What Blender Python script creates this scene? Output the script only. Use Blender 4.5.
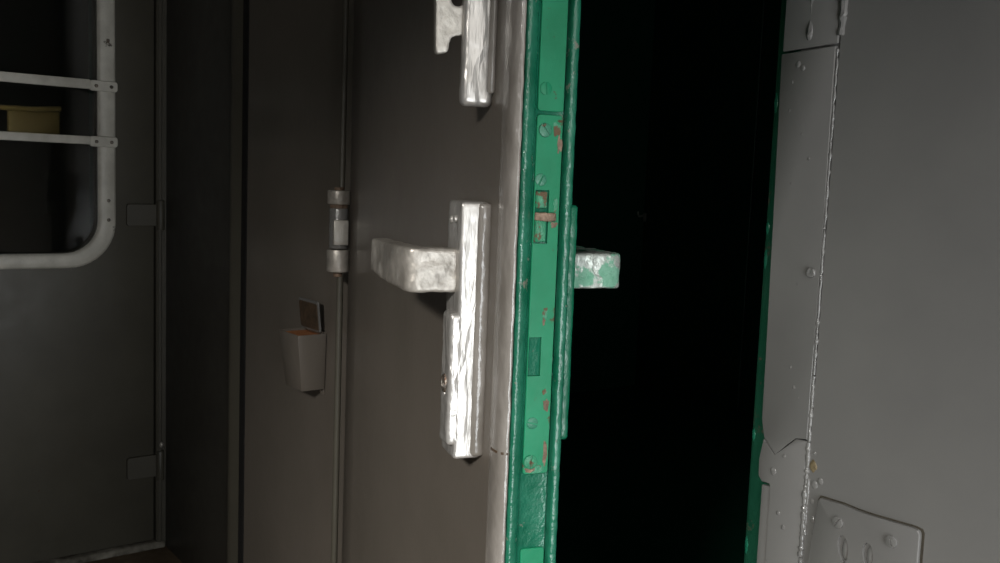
import bpy, bmesh, math, random
from math import sin, cos, pi, radians
from mathutils import Vector, Matrix, noise
random.seed(7)
for o in list(bpy.data.objects):
    bpy.data.objects.remove(o, do_unlink=True)
S = bpy.context.scene
COL = S.collection

# ------------------------------------------------------------------ camera
cd = bpy.data.cameras.new('camera')
cam = bpy.data.objects.new('camera', cd); COL.objects.link(cam)
yaw, pitch, roll = radians(52.6), radians(5.9), radians(2.2)
fw = Vector((-sin(yaw)*cos(pitch), cos(yaw)*cos(pitch), -sin(pitch)))
rr = Vector((cos(yaw), sin(yaw), 0)); uu = rr.cross(fw)
r2 = rr*cos(roll) + uu*sin(roll); u2 = -rr*sin(roll) + uu*cos(roll)
m = Matrix((r2, u2, -fw)).transposed().to_4x4(); m.translation = (.557, -.75, .935)
cam.matrix_world = m
cd.sensor_width = 36; cd.lens = 950/1000*36; cd.clip_start = .02
S.camera = cam

# ------------------------------------------------------------------ light, sky, exposure
w = bpy.data.worlds.new('sky'); S.world = w; w.use_nodes = True
bg = w.node_tree.nodes['Background']
bg.inputs['Color'].default_value = (.72, .82, 1, 1); bg.inputs['Strength'].default_value = .05

def area(name, loc, rot, sx, sy, power, col):
    l = bpy.data.lights.new(name, 'AREA'); l.shape = 'RECTANGLE'; l.size = sx; l.size_y = sy
    l.energy = power; l.color = col
    o = bpy.data.objects.new(name, l); COL.objects.link(o); o.location = loc; o.rotation_euler = rot
    return o
# daylight through the doorway in the right-hand side wall and through the window behind the camera
area('daylight_side_doorway', (1.16, -.50, 1.38), (0, radians(90), 0), 1.0, .80, 5, (1, .97, .93))
area('daylight_lit_platform', (1.16, -.46, .48), (0, radians(90), 0),   .70, .72, 12.5, (.93, .97, 1))
_p = Vector((1.34, -2.60, 2.10)); _q = (Vector((-.15, -.15, .75))-_p).to_track_quat('-Z', 'Y')
area('daylight_rear_window', _p, _q.to_euler(), .50, .60, 205, (1, .97, .925))
area('passage_fill', (1.10, 1.5, 1.3), (0, radians(90), 0), .55, .55, 1.6, (.95, 1, .97))  # added fill to lift the dark passage; no window known there
vs = S.view_settings
vs.view_transform = 'Standard'; vs.look = 'None'; vs.gamma = 1; vs.use_curve_mapping = False
vs.exposure = 0.0

# ------------------------------------------------------------------ materials
def N(nt, t, **kw):
    n = nt.nodes.new(t)
    for k, v in kw.items():
        if k in n.inputs: n.inputs[k].default_value = v
        else: setattr(n, k, v)
    return n
def lin(c):
    return tuple((x/255/12.92 if x/255 <= .04045 else ((x/255+.055)/1.055)**2.4) for x in c) + (1,)

def paint(name, c1, c2, rough=.3, metallic=0, bump=.25, bscale=120, vscale=6, fine=600,
          rust=0, rustscale=25, rustcol=(92, 56, 34), stretch=1, spec=.5, wrinkle=0, coat=0, ww=.5, rust2=(128, 96, 70)):
    """old brush paint: slow tone drift, orange peel and brush relief, optional rust patches"""
    mt = bpy.data.materials.new(name); mt.use_nodes = True; nt = mt.node_tree
    b = nt.nodes['Principled BSDF']; L = nt.links.new
    tc = N(nt, 'ShaderNodeTexCoord')
    mp = N(nt, 'ShaderNodeMapping'); mp.inputs['Scale'].default_value = (1, 1, stretch)
    L(tc.outputs['Object'], mp.inputs['Vector'])
    n1 = N(nt, 'ShaderNodeTexNoise', Scale=vscale, Detail=6, Roughness=.6); L(mp.outputs[0], n1.inputs['Vector'])
    r1 = N(nt, 'ShaderNodeValToRGB'); r1.color_ramp.elements[0].position = .35; r1.color_ramp.elements[1].position = .68
    r1.color_ramp.elements[0].color = lin(c1); r1.color_ramp.elements[1].color = lin(c2)
    L(n1.outputs['Fac'], r1.inputs['Fac'])
    out = r1.outputs['Color']
    rg = N(nt, 'ShaderNodeMapRange'); rg.inputs['To Min'].default_value = rough*.8; rg.inputs['To Max'].default_value = rough*1.35
    n4 = N(nt, 'ShaderNodeTexNoise', Scale=vscale*5, Detail=4); L(mp.outputs[0], n4.inputs['Vector'])
    L(n4.outputs['Fac'], rg.inputs['Value'])
    routp = rg.outputs[0]
    if rust:
        n3 = N(nt, 'ShaderNodeTexNoise', Scale=rustscale, Detail=8, Roughness=.65); L(tc.outputs['Object'], n3.inputs['Vector'])
        mr = N(nt, 'ShaderNodeMapRange'); mr.inputs['From Min'].default_value = 1-rust; mr.inputs['From Max'].default_value = 1-rust+.035
        L(n3.outputs['Fac'], mr.inputs['Value'])
        n5 = N(nt, 'ShaderNodeTexNoise', Scale=rustscale*6, Detail=4); L(tc.outputs['Object'], n5.inputs['Vector'])
        rc = N(nt, 'ShaderNodeMix', data_type='RGBA')
        rc.inputs['A'].default_value = lin(rustcol); rc.inputs['B'].default_value = lin(rust2)
        L(n5.outputs['Fac'], rc.inputs['Factor'])
        mx = N(nt, 'ShaderNodeMix', data_type='RGBA'); L(mr.outputs[0], mx.inputs['Factor'])
        L(out, mx.inputs['A']); L(rc.outputs['Result'], mx.inputs['B']); out = mx.outputs['Result']
        ma = N(nt, 'ShaderNodeMath', operation='MULTIPLY_ADD'); ma.inputs[1].default_value = .45
        L(mr.outputs[0], ma.inputs[0]); L(routp, ma.inputs[2]); routp = ma.outputs[0]
        if metallic:
            mm = N(nt, 'ShaderNodeMath', operation='MULTIPLY_ADD'); mm.inputs[1].default_value = -metallic; mm.inputs[2].default_value = metallic
            L(mr.outputs[0], mm.inputs[0]); L(mm.outputs[0], b.inputs['Metallic'])
    L(out, b.inputs['Base Color']); L(routp, b.inputs['Roughness'])
    if not (rust and metallic): b.inputs['Metallic'].default_value = metallic
    b.inputs['Specular IOR Level'].default_value = spec
    b.inputs['Coat Weight'].default_value = coat; b.inputs['Coat Roughness'].default_value = .12
    # relief
    h1 = N(nt, 'ShaderNodeTexNoise', Scale=bscale, Detail=3, Roughness=.5); L(mp.outputs[0], h1.inputs['Vector'])
    h2 = N(nt, 'ShaderNodeTexNoise', Scale=fine, Detail=2); L(mp.outputs[0], h2.inputs['Vector'])
    ad = N(nt, 'ShaderNodeMath', operation='MULTIPLY_ADD'); ad.inputs[1].default_value = .25
    L(h2.outputs['Fac'], ad.inputs[0]); L(h1.outputs['Fac'], ad.inputs[2])
    hh = ad.outputs[0]
    if wrinkle:
        wv = N(nt, 'ShaderNodeTexVoronoi', Scale=wrinkle, feature='DISTANCE_TO_EDGE')
        ns = N(nt, 'ShaderNodeTexNoise', Scale=wrinkle*.6, Detail=3); L(mp.outputs[0], ns.inputs['Vector'])
        va = N(nt, 'ShaderNodeVectorMath', operation='MULTIPLY_ADD'); va.inputs[1].default_value = (.05, .05, .05)
        L(ns.outputs['Color'], va.inputs[0]); L(mp.outputs[0], va.inputs[2]); L(va.outputs[0], wv.inputs['Vector'])
        sm = N(nt, 'ShaderNodeMapRange'); sm.inputs['From Max'].default_value = .12
        L(wv.outputs['Distance'], sm.inputs['Value'])
        a2 = N(nt, 'ShaderNodeMath', operation='MULTIPLY_ADD'); a2.inputs[1].default_value = -ww
        L(sm.outputs[0], a2.inputs[0]); L(hh, a2.inputs[2]); hh = a2.outputs[0]
    bp = N(nt, 'ShaderNodeBump'); bp.inputs['Strength'].default_value = bump; bp.inputs['Distance'].default_value = .002
    L(hh, bp.inputs['Height']); L(bp.outputs['Normal'], b.inputs['Normal'])
    return mt

M = {}
M['grey'] = paint('grey_gloss_paint', (102, 101, 99), (111, 110, 107), rough=.34, bump=.06, bscale=40, vscale=4, fine=200, spec=.45)
M['grey_door'] = paint('grey_door_paint', (99, 93, 85), (108, 101, 93), rough=.30, bump=.16, bscale=50, vscale=4, fine=220, spec=.5)
M['grey_lumpy'] = paint('grey_lumpy_paint', (104, 103, 101), (116, 115, 112), rough=.17, bump=.45, bscale=130, vscale=12, fine=420, spec=.6)
M['grey_roll'] = paint('pale_glossy_grey', (114, 109, 102), (140, 135, 129), rough=.17, bump=.4, bscale=90, vscale=22, fine=420, spec=.8, stretch=.5, rust=.33, rustscale=60, rustcol=(84, 78, 70), rust2=(100, 94, 86))  # paler and glossier than the door grey
M['dark_grey'] = paint('dark_grey_paint', (74, 71, 62), (84, 81, 71), rough=.42, bump=.14, bscale=45, vscale=5, rust=.30, rustcol=(50, 40, 32))
M['green'] = paint('green_gloss_paint', (16, 98, 70), (24, 112, 82), rough=.22, bump=.40, bscale=140, vscale=14, fine=380, spec=.6,
                   rust=.335, rustscale=34, rustcol=(70, 58, 44), rust2=(96, 92, 74))
M['green_flat'] = paint('green_lock_strip_paint', (18, 110, 75), (26, 122, 86), rough=.4, bump=.14, bscale=80, vscale=20, spec=.22,
                        rust=.375, rustscale=42, rustcol=(84, 62, 42), rust2=(70, 66, 52))
M['green_edge'] = paint('worn_green_edge_paint', (13, 86, 63), (36, 106, 83), rough=.22, bump=.6, bscale=90, vscale=26, fine=360, spec=.6,
                        rust=.36, rustscale=50, rustcol=(84, 84, 70), rust2=(120, 120, 108))
M['green_jamb'] = paint('green_jamb_paint', (20, 64, 47), (30, 80, 60), rough=.3, bump=.4, bscale=120, vscale=10, rust=.42, rustscale=30, rustcol=(58, 60, 48), rust2=(70, 72, 58))
M['shaded_corner_grey'] = paint('shaded_corner_paint', (54, 52, 47), (62, 60, 54), rough=.42, bump=.12, bscale=45, vscale=5)  # darker than the other wall grey: light falloff put into the colour
M['green_dark'] = paint('dark_green_paint', (14, 62, 46), (18, 72, 54), rough=.4, bump=.2)
M['silver'] = paint('silver_foil_paint', (150, 147, 142), (206, 203, 198), rough=.3, metallic=.55, bump=.75, bscale=70, vscale=30, fine=300, wrinkle=36, spec=.6, stretch=.22, ww=.4)
M['silver_lever'] = paint('silver_lever_paint', (132, 127, 119), (196, 190, 181), rough=.36, metallic=.4, bump=.4, bscale=80, vscale=34, fine=420, wrinkle=40, spec=.6, ww=.14)
M['silver_flat'] = paint('silver_paint', (164, 160, 152), (188, 184, 176), rough=.36, metallic=.45, bump=.35, bscale=120, vscale=30, rust=.30, rustscale=40, rustcol=(90, 84, 74))
M['silver_green'] = paint('silver_paint_worn_to_green', (150, 160, 152), (176, 180, 174), rough=.28, metallic=.35, bump=.5, bscale=120, wrinkle=48,
                          rust=.50, rustscale=26, rustcol=(80, 142, 114), rust2=(118, 160, 140))
M['steel'] = paint('worn_steel', (120, 112, 104), (168, 160, 150), rough=.3, metallic=.9, bump=.4, bscale=160, vscale=60, rust=.40, rustscale=80, rustcol=(90, 58, 40))
M['reflection_ochre'] = paint('reflection_ochre_paint', (128, 116, 84), (160, 146, 108), rough=.5, bump=.2)  # ochre of the panel that imitates a reflection
M['outline_brown'] = paint('dark_outline', (44, 40, 32), (66, 60, 48), rough=.6, bump=.4, bscale=200, vscale=80)
M['rusty_dark'] = paint('dark_rust', (52, 42, 32), (84, 66, 48), rough=.6, bump=.6, bscale=180, vscale=60)
M['rust'] = paint('rusty_steel', (84, 68, 54), (140, 118, 100), rough=.6, metallic=.2, bump=.7, bscale=220, vscale=90)
M['rusty_green'] = paint('rusty_green_paint', (26, 110, 78), (40, 124, 88), rough=.4, bump=.5, bscale=160, vscale=60, rust=.50, rustscale=70, rustcol=(74, 58, 42), rust2=(100, 82, 60))
M['green_worn'] = paint('worn_green_paint', (28, 104, 78), (52, 118, 92), rough=.4, bump=.4, bscale=160, vscale=60, rust=.40, rustscale=90, rustcol=(70, 60, 44), rust2=(88, 78, 60))
M['white_frame'] = paint('dirty_white_paint', (196, 193, 182), (224, 221, 210), rough=.4, bump=.3, bscale=90, vscale=18, rust=.34, rustscale=16, rustcol=(84, 80, 70), rust2=(104, 96, 84))
M['hole'] = paint('dark_recess', (10, 9, 8), (16, 14, 12), rough=.8, bump=.1)
M['ash_rust'] = paint('orange_rust', (150, 88, 46), (186, 128, 82), rough=.7, bump=.6, bscale=200, vscale=80)
M['ochre'] = paint('flaked_primer', (112, 100, 74), (90, 78, 54), rough=.6, bump=.6, bscale=240, vscale=160)
M['floor'] = paint('worn_brown_floor', (86, 70, 52), (120, 104, 84), rough=.6, bump=.3, bscale=80, vscale=14)
M['ceiling'] = paint('pale_ceiling_paint', (120, 118, 110), (130, 128, 120), rough=.4, bump=.1)
M['sill'] = paint('worn_sill_paint', (70, 64, 54), (150, 146, 134), rough=.5, bump=.5, bscale=120, vscale=26)
g = bpy.data.materials.new('window_glass'); g.use_nodes = True
gb = g.node_tree.nodes['Principled BSDF']
gb.inputs['Base Color'].default_value = (.6, .62, .58, 1); gb.inputs['Roughness'].default_value = .03
gb.inputs['Transmission Weight'].default_value = 1; gb.inputs['IOR'].default_value = 1.5
M['glass'] = g

# ------------------------------------------------------------------ mesh helpers
def link(name, me, mat, parent=None, smooth=35, **props):
    if isinstance(me, bmesh.types.BMesh):
        bm = me; me = bpy.data.meshes.new(name)
        bmesh.ops.recalc_face_normals(bm, faces=bm.faces); bm.to_mesh(me); bm.free()
    me.polygons.foreach_set('use_smooth', [True]*len(me.polygons))
    me.set_sharp_from_angle(angle=radians(smooth))
    if mat is not None: me.materials.append(M[mat] if isinstance(mat, str) else mat)
    o = bpy.data.objects.new(name, me); COL.objects.link(o)
    if parent: o.parent = parent
    for k, v in props.items(): o[k] = v
    return o
def empty(name, loc=(0, 0, 0), rz=0, **props):
    o = bpy.data.objects.new(name, None); COL.objects.link(o); o.empty_display_size = .05
    o.location = loc; o.rotation_euler = (0, 0, rz)
    for k, v in props.items(): o[k] = v
    return o
def box(x0, x1, y0, y1, z0, z1, bev=0, seg=2, bm=None):
    new = bmesh.new()
    r = bmesh.ops.create_cube(new, size=1)
    for v in new.verts:
        v.co = Vector(((x0+x1)/2+v.co.x*(x1-x0), (y0+y1)/2+v.co.y*(y1-y0), (z0+z1)/2+v.co.z*(z1-z0)))
    if bev: bmesh.ops.bevel(new, geom=list(new.edges), offset=bev, segments=seg, affect='EDGES', profile=.5)
    return merge(bm, new)
def merge(bm, new):
    if bm is None: return new
    me = bpy.data.meshes.new('tmp'); new.to_mesh(me); new.free(); bm.from_mesh(me); bpy.data.meshes.remove(me)
    return bm
def prism(pts, axis, a0, a1, bev=0, seg=2, bm=None):
    """polygon pts in the plane across `axis` ('x': (y,z), 'y': (x,z), 'z': (x,y)) swept from a0 to a1"""
    new = bmesh.new()
    def P(p, a): return {'x': (a, p[0], p[1]), 'y': (p[0], a, p[1]), 'z': (p[0], p[1], a)}[axis]
    A = [new.verts.new(P(p, a0)) for p in pts]; B = [new.verts.new(P(p, a1)) for p in pts]
    n = len(pts); new.faces.new(A); new.faces.new(B[::-1])
    for i in range(n): new.faces.new((A[i], A[(i+1) % n], B[(i+1) % n], B[i]))
    if bev: bmesh.ops.bevel(new, geom=list(new.edges), offset=bev, segments=seg, affect='EDGES', profile=.5, clamp_overlap=True)
    return merge(bm, new)
def cyl(c, axis, r, h, n=20, bev=0, r1=None, bm=None):
    """centred cylinder / cone along the axis vector"""
    new = bmesh.new()
    bmesh.ops.create_cone(new, cap_ends=True, segments=n, radius1=r, radius2=r if r1 is None else r1, depth=h)
    if bev:
        es = [e for e in new.edges if abs(abs(e.verts[0].co.z)-h/2) < 1e-6 and abs(abs(e.verts[1].co.z)-h/2) < 1e-6 and e.verts[0].co.z*e.verts[1].co.z > 0]
        bmesh.ops.bevel(new, geom=es, offset=bev, segments=2, affect='EDGES', profile=.5)
    q = Vector((0, 0, 1)).rotation_difference(Vector(axis)).to_matrix().to_4x4(); q.translation = c
    bmesh.ops.transform(new, matrix=q, verts=new.verts)
    return merge(bm, new)
def rrect(x0, x1, y0, y1, r, n=5):
    p = []
    for cx, cy, a in ((x1-r, y1-r, 0), (x0+r, y1-r, 90), (x0+r, y0+r, 180), (x1-r, y0+r, 270)):
        for k in range(n+1):
            t = radians(a+90*k/n); p.append((cx+r*cos(t), cy+r*sin(t)))
    return p
def evalmesh(o):
    dg = bpy.context.evaluated_depsgraph_get(); dg.update()
    me = bpy.data.meshes.new_from_object(o.evaluated_get(dg), depsgraph=dg)
    return me
def carve(bm, cutters):
    """bm minus the cutter bmeshes -> mesh"""
    o = link('tmp', bm, None); cs = []
    for c in cutters:
        k = link('tmpc', c, None); cs.append(k)
        md = o.modifiers.new('b', 'BOOLEAN'); md.operation = 'DIFFERENCE'; md.object = k; md.solver = 'EXACT'
    me = evalmesh(o)
    for k in [o]+cs: bpy.data.objects.remove(k, do_unlink=True)
    return me
def lumpy(src, size, amp, freq, smooth=3, seed=0, mat=None):
    """remesh a solid to a fine even skin, soften its edges, and give it the unevenness of thick paint"""
    o = link('tmp', src, None)
    md = o.modifiers.new('r', 'REMESH'); md.mode = 'VOXEL'; md.voxel_size = size; md.use_smooth_shade = True
    sm = o.modifiers.new('s', 'SMOOTH'); sm.iterations = smooth; sm.factor = .5
    me = evalmesh(o); bpy.data.objects.remove(o, do_unlink=True)
    off = Vector((seed*3.1, seed*1.7, seed*.9))
    ns = [v.normal.copy() for v in me.vertices]
    for v, n in zip(me.vertices, ns):
        p = v.co*freq+off
        v.co += n*amp*(noise.noise(p)+.5*noise.noise(p*2.3))
    return me
def tube(path, radii, n=10, bm=None):
    new = bmesh.new(); rings = []
    for i, p in enumerate(path):
        a = Vector(path[max(i-1, 0)]); b = Vector(path[min(i+1, len(path)-1)])
        q = Vector((0, 0, 1)).rotation_difference((b-a).normalized())
        r = radii[i] if isinstance(radii, (list, tuple)) else radii
        rings.append([new.verts.new(Vector(p)+q @ Vector((r*cos(2*pi*k/n), r*sin(2*pi*k/n), 0))) for k in range(n)])
    for a, b in zip(rings, rings[1:]):
        for k in range(n): new.faces.new((a[k], a[(k+1) % n], b[(k+1) % n], b[k]))
    new.faces.new(rings[0][::-1]); new.faces.new(rings[-1])
    return merge(bm, new)
def dome(c, axis, r, h, n=16, bm=None):
    new = bmesh.new()
    bmesh.ops.create_uvsphere(new, u_segments=n, v_segments=8, radius=1)
    for v in new.verts: v.co = Vector((v.co.x*r, v.co.y*r, v.co.z*h))
    q = Vector((0, 0, 1)).rotation_difference(Vector(axis)).to_matrix().to_4x4(); q.translation = c
    bmesh.ops.transform(new, matrix=q, verts=new.verts)
    return merge(bm, new)
def screw_mesh(c, axis, r, h, ang):
    """pan head with a slot cut across it"""
    ax = Vector(axis); c = Vector(c)
    head = cyl(c+ax*h/2, ax, r, h, 20, bev=h*.45)
    side = ax.orthogonal().normalized(); side.rotate(Matrix.Rotation(ang, 3, ax)); up = ax.cross(side)
    slot = bmesh.new(); bmesh.ops.create_cube(slot, size=1)
    for v in slot.verts:
        v.co = c + ax*(h + v.co.z*h*.9) + side*v.co.x*r*2.4 + up*v.co.y*r*.26
    return carve(head, [slot])

# ------------------------------------------------------------------ the shell
XL, XR, YF, ZC = -1.766, 1.05, -1.65, 2.15
link('floor', box(XL-.1, XR+.15, YF-.1, .0, -.06, 0), 'floor', kind='structure', label='worn brown vestibule floor along the bottom left', category='floor')
link('ceiling', box(XL-.1, XR+.1, YF-.1, .05, ZC, ZC+.05), 'ceiling', kind='structure', label='pale painted vestibule ceiling above the doors', category='ceiling')

# right wall with its open doorway, the light comes through it
wr = empty('wall_right', (XR, 0, 0), kind='structure', label='grey painted side wall with an open doorway to daylight', category='wall')
link('wall_panel', box(0, .08, -.10, .05, 0, ZC), 'grey', wr)
link('wall_panel', box(0, .08, YF-.1, -.90, 0, ZC), 'grey', wr)
link('lintel', box(0, .08, -.90, -.10, 1.9, ZC), 'grey', wr)
link('threshold', box(-.02, .1, -.90, -.10, 0, .12, .01), 'sill', wr)
# wall behind the camera with a window opening
wf = empty('wall_front', (0, YF, 0), kind='structure', label='grey painted vestibule wall opposite the corridor door', category='wall')
link('wall_panel', box(XL, .45, -.06, 0, 0, ZC), 'grey', wf)
link('wall_panel', box(1.04, XR+.02, -.06, 0, 0, ZC), 'grey', wf)
link('wall_panel', box(.45, 1.04, -.06, 0, 0, 1.10), 'grey', wf)
link('lintel', box(.45, 1.04, -.06, 0, 1.555, ZC), 'grey', wf)

# ---------------- end wall with the corridor doorway (plane y = 0)
wb = empty('wall_back', (0, 0, 0), kind='structure', label='grey painted end wall right of the open doorway with lumpy seam', category='wall')
link('wall_panel', box(.0545, XR, 0, .045, 0, ZC, .0008, 1), 'grey', wb)
link('lintel', box(-.80, .0545, 0.002, .045, 1.96, ZC), 'grey', wb)
# jamb core behind the cover sheets
link('jamb_core', box(.0135, .0545, .0018, .045, 0, 1.96), 'grey', wb)
# main jamb sheet with the broken lower corner; cracks are real gaps
zs = [1.0655-.011*i for i in range(1, 33)]
upper = [(-.0045, 1.0640), (.0524, 1.0668), (.0527, .93), (.0524, .80), (.0526, .7110), (.0402, .7108), (.0300, .7000), (.0190, .6888), (.0050, .7026), (.0012, .7200), (-.0002, .87)]
link('jamb_sheet', prism(upper, 'y', -.0024, .0030, .0009, 2), 'grey', wb)
lower = [(.0402, .7092), (.0526, .7098), (.0524, .60), (.0524, .0), (.0172, .0), (.0172, .655), (.0155, .6605), (.0060, .6585), (.0012, .6640), (.0008, .6800), (.0045, .7010), (.0186, .6872), (.0300, .6985)]
link('jamb_patch', prism(lower, 'y', -.0020, .0030, .0009, 2), 'grey', wb)
link('jamb_strip', prism([(.0048, 0), (.0160, 0), (.0160, .6560), (.0048, .6555)], 'y', -.0004, .004, .001, 2), 'grey', wb)
# cover sheet above, with two painted-over ridges
link('jamb_cover', prism([(-.0035, 1.0664), (.0535, 1.0690), (.0545, 1.96), (-.0035, 1.96)], 'y', -.0018, .0030, .0008, 2), 'grey', wb)
def bead(name, pts, rad, jit, mat, parent, n=8, sd=0):
    path, rs = [], []
    random.seed(sd)
    for (a, b) in zip(pts, pts[1:]):
        k = max(2, int((Vector(b)-Vector(a)).length/.0035))
        for i in range(k):
            p = Vector(a).lerp(Vector(b), i/k)
            path.append(p+Vector((noise.noise(p*60+Vector((sd, 0, 0)))*jit*.7, 0, 0)))
            rs.append(max(.0003, rad*(1+.9*noise.noise(p*90+Vector((0, sd, 0))))))
    return link(name, tube(path, rs, n), mat, parent)
bead('ridge', [(.0245, .0, 1.30), (.0245, 0, 1.078), (.0228, .0006, 1.0705)], .0030, .001, 'grey_lumpy', wb, sd=2)
bead('ridge', [(.0562, -.0005, 1.30), (.0562, -.0005, 1.090), (.0552, 0, 1.072)], .0036, .001, 'grey_lumpy', wb, sd=3)
# painted seam between jamb sheet and wall panel: beads of thick paint with gaps
def lumpy_seam(z1, z0, rad, fr, sd, x=.0536, grow=0):
    path, rs = [], []
    n = int((z1-z0)/.0011)
    for i in range(n+1):
        z = z1+(z0-z1)*i/n
        q = noise.noise(Vector((sd, 0, z*fr))); q2 = noise.noise(Vector((sd, 9, z*fr*3.1)))
        path.append((x+.0007*noise.noise(Vector((sd, 5, z*fr*.6))), -.0004, z))
        rs.append(max(.0004, rad*(1+grow*i/n)*(1+.95*q+.5*q2)))
    return link('seam_bead', tube(path, rs, 10), 'grey_lumpy', wb, smooth=70)
lumpy_seam(1.064, .905, .00115, 150, 1)
lumpy_seam(.904, .772, .0013, 170, 2)
lumpy_seam(.771, .708, .0016, 160, 3)
lumpy_seam(.709, .600, .0021, 110, 4, grow=.25)
lumpy_seam(.676, .622, .0015, 120, 5, x=.0560)
lumpy_seam(.599, .40, .0016, 150, 6)
# drips, blisters and rivets on the sheets
random.seed(4)
blobs = [(.0100, 1.038, .0022), (.0200, 1.050, .0034), (.0150, 1.0535, .0036), (.0085, 1.012, .0018), (.0240, .990, .0018), (.0330, .968, .0022), (.0160, .945, .0016),
         (.0290, .775, .0020), (.0345, .757, .0022), (.0400, .748, .0015), (.0300, .853, .0015), (.0180, .672, .0040), (.0290, .690, .0022),
         (.0620, .671, .0040), (.0680, .676, .0035), (.0610, .655, .0026), (.0625, .638, .0030), (.0645, .627, .0024), (.0600, .700, .0018), (.0330, .622, .0026), (.0270, .634, .0024)]
for k, (x, z, r) in enumerate(blobs):
    r *= .82
    o = dome((x, -.0022 if x < .053 else 0, z), (0, -1, 0), r, r*.30, 12)
    for v in o.verts:
        v.co.z += (v.co.z-z)*.35*random.random() ; v.co.x += noise.noise(v.co*300)*.0008
    link('paint_blister', o, 'grey_lumpy', wb)
link('rivet', lumpy(cyl((.0446, -.0032, .8650), (0, -1, 0), .0048, .0036, 16, bev=.0012), .0006, .0005, 300, 2), 'grey_lumpy', wb)
fl = dome((.0600, 0, .6885), (0, -1, 0), .0034, .0010, 14)
for v in fl.verts: v.co.z = .6885+(v.co.z-.6885)*1.5; v.co.x += noise.noise(v.co*220)*.003; v.co.z += noise.noise(v.co*260+Vector((5, 0, 0)))*.003
link('flaked_patch', fl, 'ochre', wb)
# green rebate strip on the far side of the jamb
gs = [(-.0118, z) for z in (0, 1.96)]
prof = [(-.0145, .006), (-.0100, .0035), (.0125, .0035), (.0125, .045), (-.0145, .045)]
o = prism(prof, 'z', 0, 1.96, 0); link('rebate_strip', o, 'green_jamb', wb, smooth=50)
for k, z in enumerate((.872, .902, 1.020, .700, .588)):
    dd = dome((-.0118, .005, z), (-.5, -1, 0), .0032, .0016, 10)
    for v in dd.verts: v.co.z = z+(v.co.z-z)*(2.2 if k % 2 else 3.4)
    link('paint_blister', dd, 'green_edge', wb)
# wall left of the hinges: narrow panel carrying the ashtray, dark joint, rounded post, corner panel
link('narrow_panel', box(-1.266, -.7985, 0.0, .045, 0, ZC, .001, 1), 'grey_door', wb)
link('dark_gap_strip', box(-1.2915, -1.2660, -.002, .045, 0, ZC, .002, 2), 'hole', wb)  # black strip imitates the shade inside an open gap
pp = [(-1.3360, .030), (-1.3360, -.004), (-1.330, -.010), (-1.322, -.0125), (-1.318, -.0125), (-1.309, -.010), (-1.299, -.003), (-1.2915, -.0005), (-1.2905, .030)]
link('corner_post', prism(pp, 'z', 0, ZC), 'dark_grey', wb, smooth=60)
link('corner_panel', box(XL-.02, -1.335, 0.0, .045, 0, ZC), 'shaded_corner_grey', wb)
link('hinge_stile', box(-.7985, -.7960, -.003, .045, 0, 1.96, .001, 1), 'grey_door', wb)

# ---------------- left side wall with its outside door (plane x = XL)
wl = empty('wall_left', (XL, 0, 0), kind='structure', label='dark grey side wall around the outside door at far left', category='wall')
link('wall_panel', box(-.06, 0, YF-.05, -.82, 0, ZC), 'dark_grey', wl)
link('lintel', box(-.06, 0, -.82, .0, 1.95, ZC), 'dark_grey', wl)
link('door_post', prism([(-.06, -.024), (.006, -.024), (.010, -.019), (.010, -.013), (.004, -.010), (.004, .0), (-.06, .0)], 'z', 0, 1.95), 'dark_grey', wl)
link('threshold', prism([(-.06, 0), (.014, 0), (.014, .010), (.008, .016), (-.06, .016)], 'y', -.82, -.004, .002, 1), 'sill', wl)
d1 = empty('door_2', (XL, -.026, 0), kind='structure', label='dark grey outside door with a barred window at far left', category='door')
lf = carve(box(-.045, -.004, -.79, .0, .018, 1.945, .003, 2),
           [prism([(a, b) for a, b in rrect(-.66, -.1300, .738, 1.62, .075, 8)], 'x', -.2, .2)])
link('leaf', lf, 'dark_grey', d1)
for zt, zb in ((.853, .801), (.237, .182), (1.50, 1.45)):
    st = link('hinge_strap', prism([(-.066, zb+.004), (-.062, zb), (.010, zb), (.010, zt), (-.062, zt), (-.066, zt-.004)], 'x', -.006, .004, .001, 1), 'dark_grey', d1)
    link('knuckle', cyl((.006, .012, (zt+zb)/2), (0, 0, 1), .0095, zt-zb+.02, 14, bev=.002), 'dark_grey', st)
link('hinge_pin', dome((.008, .014, .262), (0, 0, 1), .0055, .008), 'silver_flat', d1)
# window of that door
w1 = empty('window_1', (XL, -.026, 0), kind='structure', label='round-cornered window with dirty white frame and two white bars', category='window')
outer = rrect(-.70, -.0890, .703, 1.655, .105, 10); inner = rrect(-.66, -.1300, .738, 1.62, .075, 10)
bm = bmesh.new(); rows = []
for t, x in ((0, .0), (0.06, .0085), (.2, .012), (.8, .012), (.94, .0085), (1, -.006)):
    rows.append([bm.verts.new((x-.004, a[0]+(b[0]-a[0])*t, a[1]+(b[1]-a[1])*t)) for a, b in zip(outer, inner)])
for a, b in zip(rows, rows[1:]):
    for k in range(len(a)): bm.faces.new((a[k], a[(k+1) % len(a)], b[(k+1) % len(a)], b[k]))
link('frame', bm, 'white_frame', w1, smooth=50)
link('pane', box(-.030, -.026, -.69, -.10, .71, 1.65), 'glass', w1)
for zc_, hh in ((1.1225, .022), (.9965, .019)):
    br = link('bar', prism([(-.690, zc_-hh/2), (-.148, zc_-hh/2), (-.148, zc_+hh/2), (-.690, zc_+hh/2)], 'x', .0095, .0170, .003, 2), 'white_frame', w1)
    tb = link('tab', prism(rrect(-.150, -.088, zc_-.0135, zc_+.0105, .006, 3), 'x', .007, .0135, .0015, 1), 'white_frame', br)
    for y in (-.135, -.102):
        link('bolt', dome((.0135, y, zc_-.002), (1, 0, 0), .0042, .003, 10), 'steel', br)
for z in (1.225, .815, .86):
    link('screw', dome((.0085, -.108, z), (1, 0, 0), .0042, .002, 10), 'steel', w1)
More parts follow.
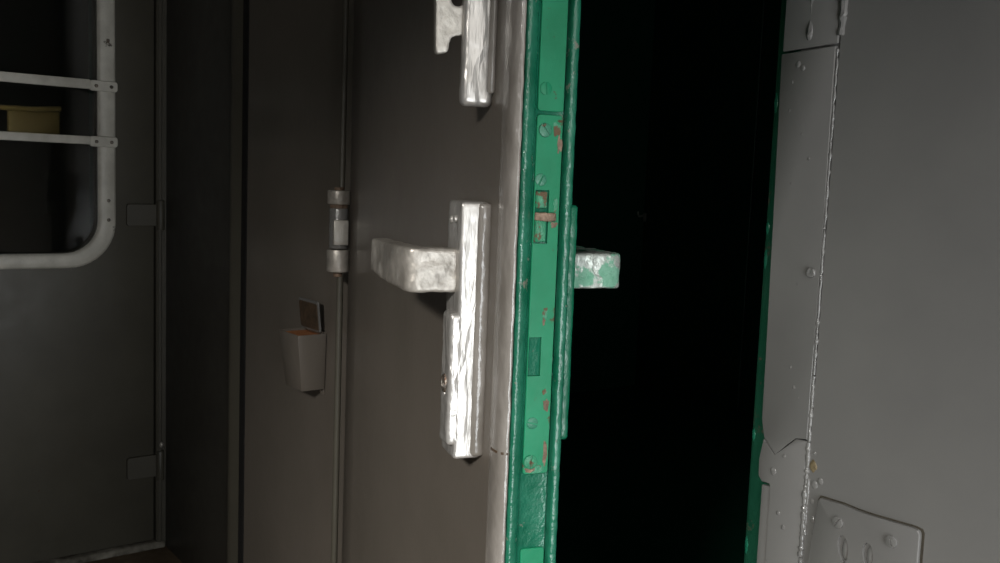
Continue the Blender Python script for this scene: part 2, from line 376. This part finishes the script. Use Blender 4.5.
# dark outer skin of the next carriage beyond the window
link('wall_outside', box(XL-1.6, XL-1.55, -2.4, 1.2, -.5, 3.2), 'dark_grey', kind='structure', label='dark side beyond the barred window', category='wall')

nb = empty('reflection_standin', (XL-.55, 0, 0), kind='structure', label='ochre panel and pipe added in place of a golden reflection in the window', category='wall')  # added outside to stand in for the golden reflection in the pane
link('reflection_panel', box(-.02, 0, -.245, -.112, 1.015, 1.095, .01, 2), 'reflection_ochre', nb)
link('pipe', tube([(.03, -.30, 1.085), (.03, -.20, 1.085), (.03, -.118, 1.092)], .007, 10), 'reflection_ochre', nb)
link('post', box(-.01, .01, -.305, -.285, .2, 2.0, .003, 1), 'dark_grey', nb)  # added upright in place of a thin vertical glint
pl = bpy.data.lights.new('reflection_spot', 'SPOT'); pl.spot_size = radians(52); pl.spot_blend = 1; pl.energy = .5; pl.color = (1, .86, .52); pl.shadow_soft_size = .015  # added spot for the stand-in panel; no lamp known here
po = bpy.data.objects.new('reflection_spot', pl); COL.objects.link(po); po.location = (XL-.33, -.37, 1.07); po.rotation_euler = (Vector((XL-.55, -.20, 1.055))-po.location).to_track_quat('-Z', 'Y').to_euler()

# ---------------- the dark passage behind the doorway
wp = empty('wall_passage', (0, 0, 0), kind='structure', label='dark green walls of the unlit passage behind the door', category='wall')
link('side_panel', box(-2.6, -.796, .046, .09, 0, 2.1), 'green_dark', wp)
link('side_panel', box(.0, 1.0, .046, .09, 0, 2.1), 'green_dark', wp)
link('end_panel', box(-2.65, -2.6, .045, 2.6, 0, 2.1), 'green_dark', wp)
for i in range(6):
    link('wall_board', box(-2.6+i*.62, -2.6+(i+1)*.62-.006, 2.5, 2.54, 0, 2.1, .003, 1), 'green_dark', wp)
for a in ((.045, 1.2, 0, 2.1), (1.8, 2.6, 0, 2.1), (1.2, 1.8, 0, 1.0), (1.2, 1.8, 1.6, 2.1)):  # opening added for the passage fill light
    link('end_panel', box(1.0, 1.05, *a), 'green_dark', wp)
link('passage_floor', box(-2.65, 1.05, 0, 2.6, -.06, 0), 'green_dark', wp)
link('passage_ceiling', box(-2.65, 1.05, .04, 2.6, 2.1, 2.15), 'green_dark', wp)

# ------------------------------------------------------------------ the open corridor door
# local frame: x runs from the hinge to the free edge, y into the passage (vestibule face at y = 0)
D = empty('door_1', (-.8709, .0003, 0), radians(-17.5), kind='structure', label='open grey steel door with green edge and silver lever handle', category='door')
Z0, Z1 = .02, 1.93
def sweep(prof, zs, f, closed=True):
    """profile of (x,y) points carried up z, each point moved by f(i, x, y, z)"""
    bm = bmesh.new(); rows = []
    for z in zs: rows.append([bm.verts.new((*f(i, x, y, z), z)) for i, (x, y) in enumerate(prof)])
    n = len(prof)
    for a, b in zip(rows, rows[1:]):
        for k in range(n if closed else n-1): bm.faces.new((a[k], a[(k+1) % n], b[(k+1) % n], b[k]))
    if closed: bm.faces.new(rows[0][::-1]); bm.faces.new(rows[-1])
    return bm
ZS = [Z0]+[.45+i*.003 for i in range(int(.75/.003))]+[1.3, Z1]
arc = [(.7920+.0185*sin(a), .0085-.0085*cos(a)) for a in [pi/2*k/10 for k in range(11)]]
leafp = [(.080, .050), (.080, .004), (.084, .0), (.16, 0), (.40, 0), (.62, 0), (.74, 0), (.7860, 0), (.7860, .050)]
rollp = [(.7862, 0)]+arc+[(.8100, .0098), (.8085, .0104), (.7862, .0104)]
def wob(amp, fr, sd, keep):
    def f(i, x, y, z):
        if i in keep: return x, y
        a = noise.noise(Vector((i*.35, z*fr, sd)))*amp; b = noise.noise(Vector((i*.35+9, z*fr, sd+4)))*amp
        return x+a, y+b
    return f
leaf = link('leaf', sweep(leafp, ZS, wob(.0005, 70, 1, set(range(len(leafp))))), 'grey_door', D, smooth=50)
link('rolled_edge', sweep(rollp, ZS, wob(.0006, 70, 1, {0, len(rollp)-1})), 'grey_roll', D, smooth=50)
edgep = [(.775, .0114), (.8085, .0114), (.8100, .0120), (.8112, .0136), (.8106, .0160), (.8095, .0190), (.8075, .0215), (.8045, .0238), (.8025, .0252), (.8025, .0512), (.8005, .0516), (.8005, .0524),
         (.8085, .0528), (.8105, .0534), (.8112, .0545), (.8110, .0580), (.8100, .0602), (.8085, .0612), (.8060, .0616), (.79, .0616), (.775, .050)]
link('edge_strip', sweep(edgep, ZS, wob(.0005, 110, 7, {0, 8, 9, 19, 20})), 'green_edge', D, smooth=60)
link('rear_skin', box(.080, .7850, .0505, .0612, Z0, Z1, .002, 2), 'green', D)
# short crack across the grey rolled edge
link('chipped_paint', prism([(.7900, -.0004), (.8010, .0006), (.8085, .0042), (.8112, .0085), (.8080, .0085), (.795, .003)], 'z', .6930, .6952), 'rusty_dark', D)
# lock strips let into the edge
EX = .8025
def strip(z0, z1, cutters=(), y0=.0262, y1=.0508, mat='green_flat'):
    bm = prism([(a, b) for a, b in rrect(y0, y1, z0, z1, .003, 3)], 'x', EX-.002, EX+.0022, .0005, 1)
    me = carve(bm, cutters) if cutters else bm
    return link('lock_strip', me, mat, D)
s_lo = strip(.6720, .9965, [box(EX-.02, EX+.02, .0270, .0390, .7630, .7985), box(EX-.02, EX+.02, .0272, .0405, .8830, .9305)])
s_up = strip(.9995, 1.32)
s_bt = strip(.30, .6015, y0=.0275)
def on_strip(name, me, mat, par): return link(name, me, mat, par)
X1 = EX+.0022
AX = (1, 0, 0)
on_strip('screw', screw_mesh((X1-.0008, .0338, .9830), AX, .0062, .0026, radians(80)), 'green_worn', s_lo)
on_strip('screw', screw_mesh((X1-.0014, .0318, .9395), AX, .0056, .0022, radians(20)), 'green_worn', s_lo)
on_strip('screw', screw_mesh((X1-.0014, .0335, .7195), AX, .0056, .0022, radians(120)), 'green_worn', s_lo)
on_strip('screw', screw_mesh((X1-.0010, .0330, .6835), AX, .0066, .0026, radians(35)), 'rusty_green', s_lo)
on_strip('screw', screw_mesh((X1-.0014, .0330, 1.0190), AX, .0058, .0022, radians(50)), 'green_flat', s_up)
# rust patches and a worn hole on the strip
def patch(yc, zc, ry, rz, sd, mat='rust'):
    p = []
    for k in range(22):
        a = 2*pi*k/22; q = 1+.75*noise.noise(Vector((cos(a)*1.6, sin(a)*1.6, sd)))
        p.append((yc+ry*q*cos(a), zc+rz*q*sin(a)))
    return link('rust_patch', prism(p, 'x', X1-.001, X1+.0002), mat, s_lo)
patch(.0415, .8200, .0024, .0052, 1, 'rusty_green'); patch(.0405, .8125, .0012, .0034, 2)
patch(.0462, .7365, .0030, .0048, 3); patch(.0440, .7480, .0022, .0030, 4, 'rusty_green')
patch(.0470, .6900, .0022, .0105, 5); patch(.0405, .6765, .0085, .0030, 6, 'rusty_green'); patch(.0330, .6760, .0045, .0024, 7)
patch(.0450, .9840, .0044, .0052, 8, 'rusty_green'); patch(.0480, .9700, .0020, .0080, 9)
patch(.0470, .9180, .0026, .0050, 10, 'rusty_green'); patch(.0460, .9000, .0030, .0030, 11)
# dead bolt lying back in its slot
link('dead_bolt', box(EX-.020, EX-.0006, .0278, .0384, .7640, .7975, .0006, 1), 'green_flat', s_lo)
# spring latch: two green cheeks, dark gap, rusty tongue reaching across
link('latch_recess', box(EX-.012, EX-.0090, .0268, .0410, .8825, .9310), 'hole', s_lo)
ck = [(EX-.010, .0276), (EX+.0016, .0276), (EX+.0042, .0300), (EX+.0030, .0385), (EX-.010, .0385)]
link('latch_cheek', prism(ck, 'z', .9145, .9290, .0006, 1), 'rusty_green', s_lo)
link('latch_cheek', prism(ck, 'z', .8845, .9035, .0006, 1), 'rusty_green', s_lo)
link('latch_tongue', lumpy(prism([(EX-.010, .0270), (EX+.0020, .0275), (EX+.0048, .0330), (EX+.0058, .0400), (EX+.0052, .0470), (EX+.0020, .0478), (EX-.004, .0400)], 'z', .9030, .9105, .001, 2), .0007, .0004, 250, 2), 'rust', s_lo)

# ---- vestibule-side lock case with lever
def V(x0, x1, n0, n1, z0, z1, b=.003, seg=3, bm=None): return box(x0, x1, -n1, -n0, z0, z1, b, seg, bm)
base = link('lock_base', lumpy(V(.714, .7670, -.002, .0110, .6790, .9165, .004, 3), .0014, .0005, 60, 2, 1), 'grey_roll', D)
case = link('lock_case', lumpy(V(.719, .7620, .0, .0270, .6770, .9175, .003, 3), .0013, .0005, 50, 2, 2), 'silver', D)
for y, z in ((.7345, .9000), (.7470, .9010)):
    link('rivet', dome((y, -.0278, z), (0, -1, 0), .0036, .0026, 12), 'silver', case)
cov = carve(V(.7345, .7615, .020, .0340, .6900, .8150, .004, 3), [cyl((.7490, -.034, .7475), (0, 1, 0), .0048, .02, 16), box(.7472, .7508, -.05, -.026, .7360, .7480)])
kc = link('keyhole_cover', lumpy(cov, .0011, .0006, 110, 2, 3), 'silver', D)
bmr = bmesh.new()
ring = []
for k in range(20):
    a = 2*pi*k/20
    ring.append([bmr.verts.new((.7490+q*cos(a), -yy, .7475+q*1.25*sin(a))) for q, yy in ((.0072, .0340), (.0066, .0356), (.0054, .0356), (.0048, .0330), (.0046, .027))])
for a, b in zip(ring, ring[1:]+ring[:1]):
    for k in range(4): bmr.faces.new((a[k], a[k+1], b[k+1], b[k]))
link('keyhole_ring', bmr, 'steel', kc, smooth=60)
link('keyhole', cyl((.7490, -.0300, .7475), (0, 1, 0), .0046, .006, 16), 'hole', kc)
# lever: neck straight out from the case, arm bent back towards the hinge, a flat forged bar
def lever(sgn, n0, n1, xs, zt, zb, xend):
    bar = bmesh.new()
    pts = [(xs, n0), (xs, n1-.010), (xs-.003, n1-.003), (xs-.010, n1), (xs-.07, n1+.002), (xend, n1+.001), (xend-.004, n1-.006), (xend-.002, n1-.018),
           (xs-.05, n1-.020), (xs-.026, n1-.024), (xs-.022, n1-.032), (xs-.022, n0)]
    bar = prism([(x, -sgn*n) for x, n in pts], 'z', zb, zt)
    for v in bar.verts:
        t = min(max((xs-.01-v.co.x)/(xs-xend), 0), 1)
        if v.co.z < (zb+zt)/2: v.co.z += .006*t
        else: v.co.z -= .001*t
    bmesh.ops.bevel(bar, geom=list(bar.edges), offset=.0028, segments=3, affect='EDGES', profile=.5, clamp_overlap=True)
    return bar
link('lever_handle', lumpy(lever(1, .024, .0745, .752, .8735, .8325, .602), .0016, .0008, 70, 2, 4), 'silver_lever', D)
link('lever_handle', lumpy(lever(-1, .060, .1340, .775, .8725, .8385, .63), .0016, .0008, 70, 2, 5), 'silver_green', D, label='rear lever handle, silver paint worn through to green')
link('rear_lock_plate', lumpy(box(.726, .7795, .060, .0820, .694, .918, .004, 3), .0014, .0005, 90, 2, 6), 'green', D)
# ---- upper latch: a strap on the door with a hooked plate standing on its edge
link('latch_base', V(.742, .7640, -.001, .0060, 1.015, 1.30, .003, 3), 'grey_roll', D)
link('latch_strap', lumpy(V(.7440, .7590, -.001, .0290, 1.0035, 1.30, .006, 4), .0012, .0006, 50, 2, 7), 'silver', D)
hk = [(.0215, 1.30), (.0545, 1.30), (.0540, 1.0950), (.0528, 1.0500), (.0505, 1.0478), (.0420, 1.0500), (.0405, 1.0530), (.0402, 1.0610), (.0385, 1.0645), (.0345, 1.0660), (.0270, 1.0660), (.0225, 1.0690), (.0205, 1.0740)]
hkm = carve(prism([(-n, z) for n, z in hk], 'x', .7420, .7510, .0016, 3), [cyl((.747, -.0335, 1.0975), (1, 0, 0), .0062, .05, 18)])
hook = link('latch_hook', lumpy(hkm, .0011, .0004, 100, 2, 8), 'silver_flat', D)
# ---- hinge and the bead along the hinge line
link('hinge_bead', cyl((.079, -.0125, (.9155+Z1)/2), (0, 0, 1), .0050, Z1-.9155, 12), 'dark_grey', D)
link('hinge_bead', cyl((.079, -.0125, (.7795+Z0)/2), (0, 0, 1), .0056, .7795-Z0, 12), 'dark_grey', D)
hx, hy = .080, -.0165
for z0, z1, rad, mat in ((.8920, .9140, .0182, 'silver_lever'), (.8220, .8860, .0150, 'grey_lumpy'), (.7850, .8205, .0180, 'silver_lever')):
    k = cyl((hx, hy, (z0+z1)/2), (0, 0, 1), rad, z1-z0, 28, bev=.0016)
    kn = link('hinge_knuckle', k, mat, D)
    if rad > .017: kn['label'] = 'silver hinge knuckle'
link('hinge_wing', box(.0905, .0990, -.0275, -.004, .828, .868, .002, 2), 'silver_flat', D)
link('hinge_washer', cyl((hx, hy, .8890), (0, 0, 1), .0140, .0060, 24), 'rust', D)
link('hinge_pin', cyl((hx, hy, .9160), (0, 0, 1), .0080, .0060, 16, bev=.001), 'rust', D)
link('hinge_pin', cyl((hx, hy, .7810), (0, 0, 1), .0075, .0080, 16, bev=.001), 'rust', D)

# ------------------------------------------------------------------ things on the walls
kp = empty('cover_plate', (.118, 0, .63), label='grey painted metal plate with two screws and two slots low on right wall', category='plate')
def lens(x, z, wd, ht, tilt):
    p = []
    for k in range(20):
        a = 2*pi*k/20; u, v = wd*cos(a)*(1+.25*sin(a)), ht*sin(a)
        p.append((x+u*cos(tilt)-v*sin(tilt), z+u*sin(tilt)+v*cos(tilt)))
    return p
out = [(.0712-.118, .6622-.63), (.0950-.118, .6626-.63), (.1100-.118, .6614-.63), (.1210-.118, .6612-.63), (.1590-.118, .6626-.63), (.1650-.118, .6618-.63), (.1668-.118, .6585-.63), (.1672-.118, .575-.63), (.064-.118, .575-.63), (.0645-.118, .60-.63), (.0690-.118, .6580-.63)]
cut = [prism(lens(.0985-.118, .6228-.63, .0052, .0125, .18), 'y', -.02, -.0008), prism(lens(.1225-.118, .6245-.63, .0050, .0120, .12), 'y', -.02, -.0008)]
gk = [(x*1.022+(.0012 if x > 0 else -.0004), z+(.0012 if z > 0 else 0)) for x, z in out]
link('plate_outline', prism(gk, 'y', -.0005, .0006), 'outline_brown', kp)  # dark outline added round the plate, imitating shade at its edges
pm = carve(prism(out, 'y', -.0042, .001, .0012, 3), cut)
link('plate_body', pm, 'grey', kp)
for x, z in ((.0985, .6228), (.1225, .6245)):
    d = dome((x+.0012-.118, -.0005, z-.63), (0, -1, 0), .0042, .0028, 14)
    for v in d.verts: v.co.z = (z-.63)+(v.co.z-z+.63)*2.5
    link('slot_cover', d, 'grey_lumpy', kp)
link('screw', screw_mesh((.0918-.118, -.0040, .6458-.63), (0, -1, 0), .0055, .0026, radians(15)), 'grey_lumpy', kp)
link('screw', screw_mesh((.1432-.118, -.0040, .6452-.63), (0, -1, 0), .0055, .0026, radians(70)), 'grey_lumpy', kp)

# ashtray box with its lid standing open
at = empty('wall_ashtray', (-.945, .0, .568), label='small grey wall ashtray with its lid open and rusty orange inside', category='ashtray')
bm = bmesh.new()
def ring_(x0, x1, y0, y1, z): return [bm.verts.new(p) for p in ((x0, y0, z), (x1, y0, z), (x1, y1, z), (x0, y1, z))]
T = .0018
rows = [ring_(-.030, .0340, -.045, -.002, 0), ring_(-.0400, .0380, -.0555, -.002, .098), ring_(-.0400+T, .0380-T, -.0555+T, -.002-T, .098), ring_(-.031+T, .034-T, -.046+T, -.002-T, .020)]
bm.faces.new(rows[0]); bm.faces.new(rows[-1])
for a, b in zip(rows, rows[1:]):
    for k in range(4): bm.faces.new((a[k], a[(k+1) % 4], b[(k+1) % 4], b[k]))
bmesh.ops.bevel(bm, geom=[e for e in bm.edges], offset=.0012, segments=2, affect='EDGES', profile=.5, clamp_overlap=True)
link('body', bm, 'grey_door', at)
link('liner', box(-.0355, .0345, -.0515, -.006, .070, .0945, .001, 1), 'ash_rust', at, label='rusty orange ash tin inside')
lid = link('lid', prism(rrect(-.0395, .0375, .0, .054, .004, 3), 'y', -.0015, .0015, .0007, 1), 'grey', at)
lid.location = (0, -.0125, .1000); lid.rotation_euler = (radians(6), 0, 0)
link('lid_lining', prism(rrect(-.0360, .0335, .003, .0495, .004, 3), 'y', -.0024, -.0005, .0004, 1), 'rusty_dark', lid)
hgz = link('lid_hinge', cyl((0, -.006, .0975), (1, 0, 0), .0032, .058, 12), 'steel', at)
link('back_plate', box(-.030, .032, -.0035, .0, -.010, .100, .001, 1), 'grey_door', at)
for x in (-.022, .022): link('screw', dome((x, -.0035, -.006), (0, -1, 0), .003, .0018, 10), 'steel', at)

# a small hook on the far passage wall catches a little light
hk = empty('coat_hook', (-2.60, 2.50, .8024), label='tiny pale metal hook on the dark passage wall', category='hook')
link('hook_plate', box(-.018, .018, -.004, 0, -.02, .02, .003, 2), 'silver_flat', hk)
link('hook_arm', tube([(0, -.004, .008), (0, -.022, .004), (0, -.034, .004), (0, -.040, .014), (0, -.040, .026)], .005, 8), 'silver_flat', hk)
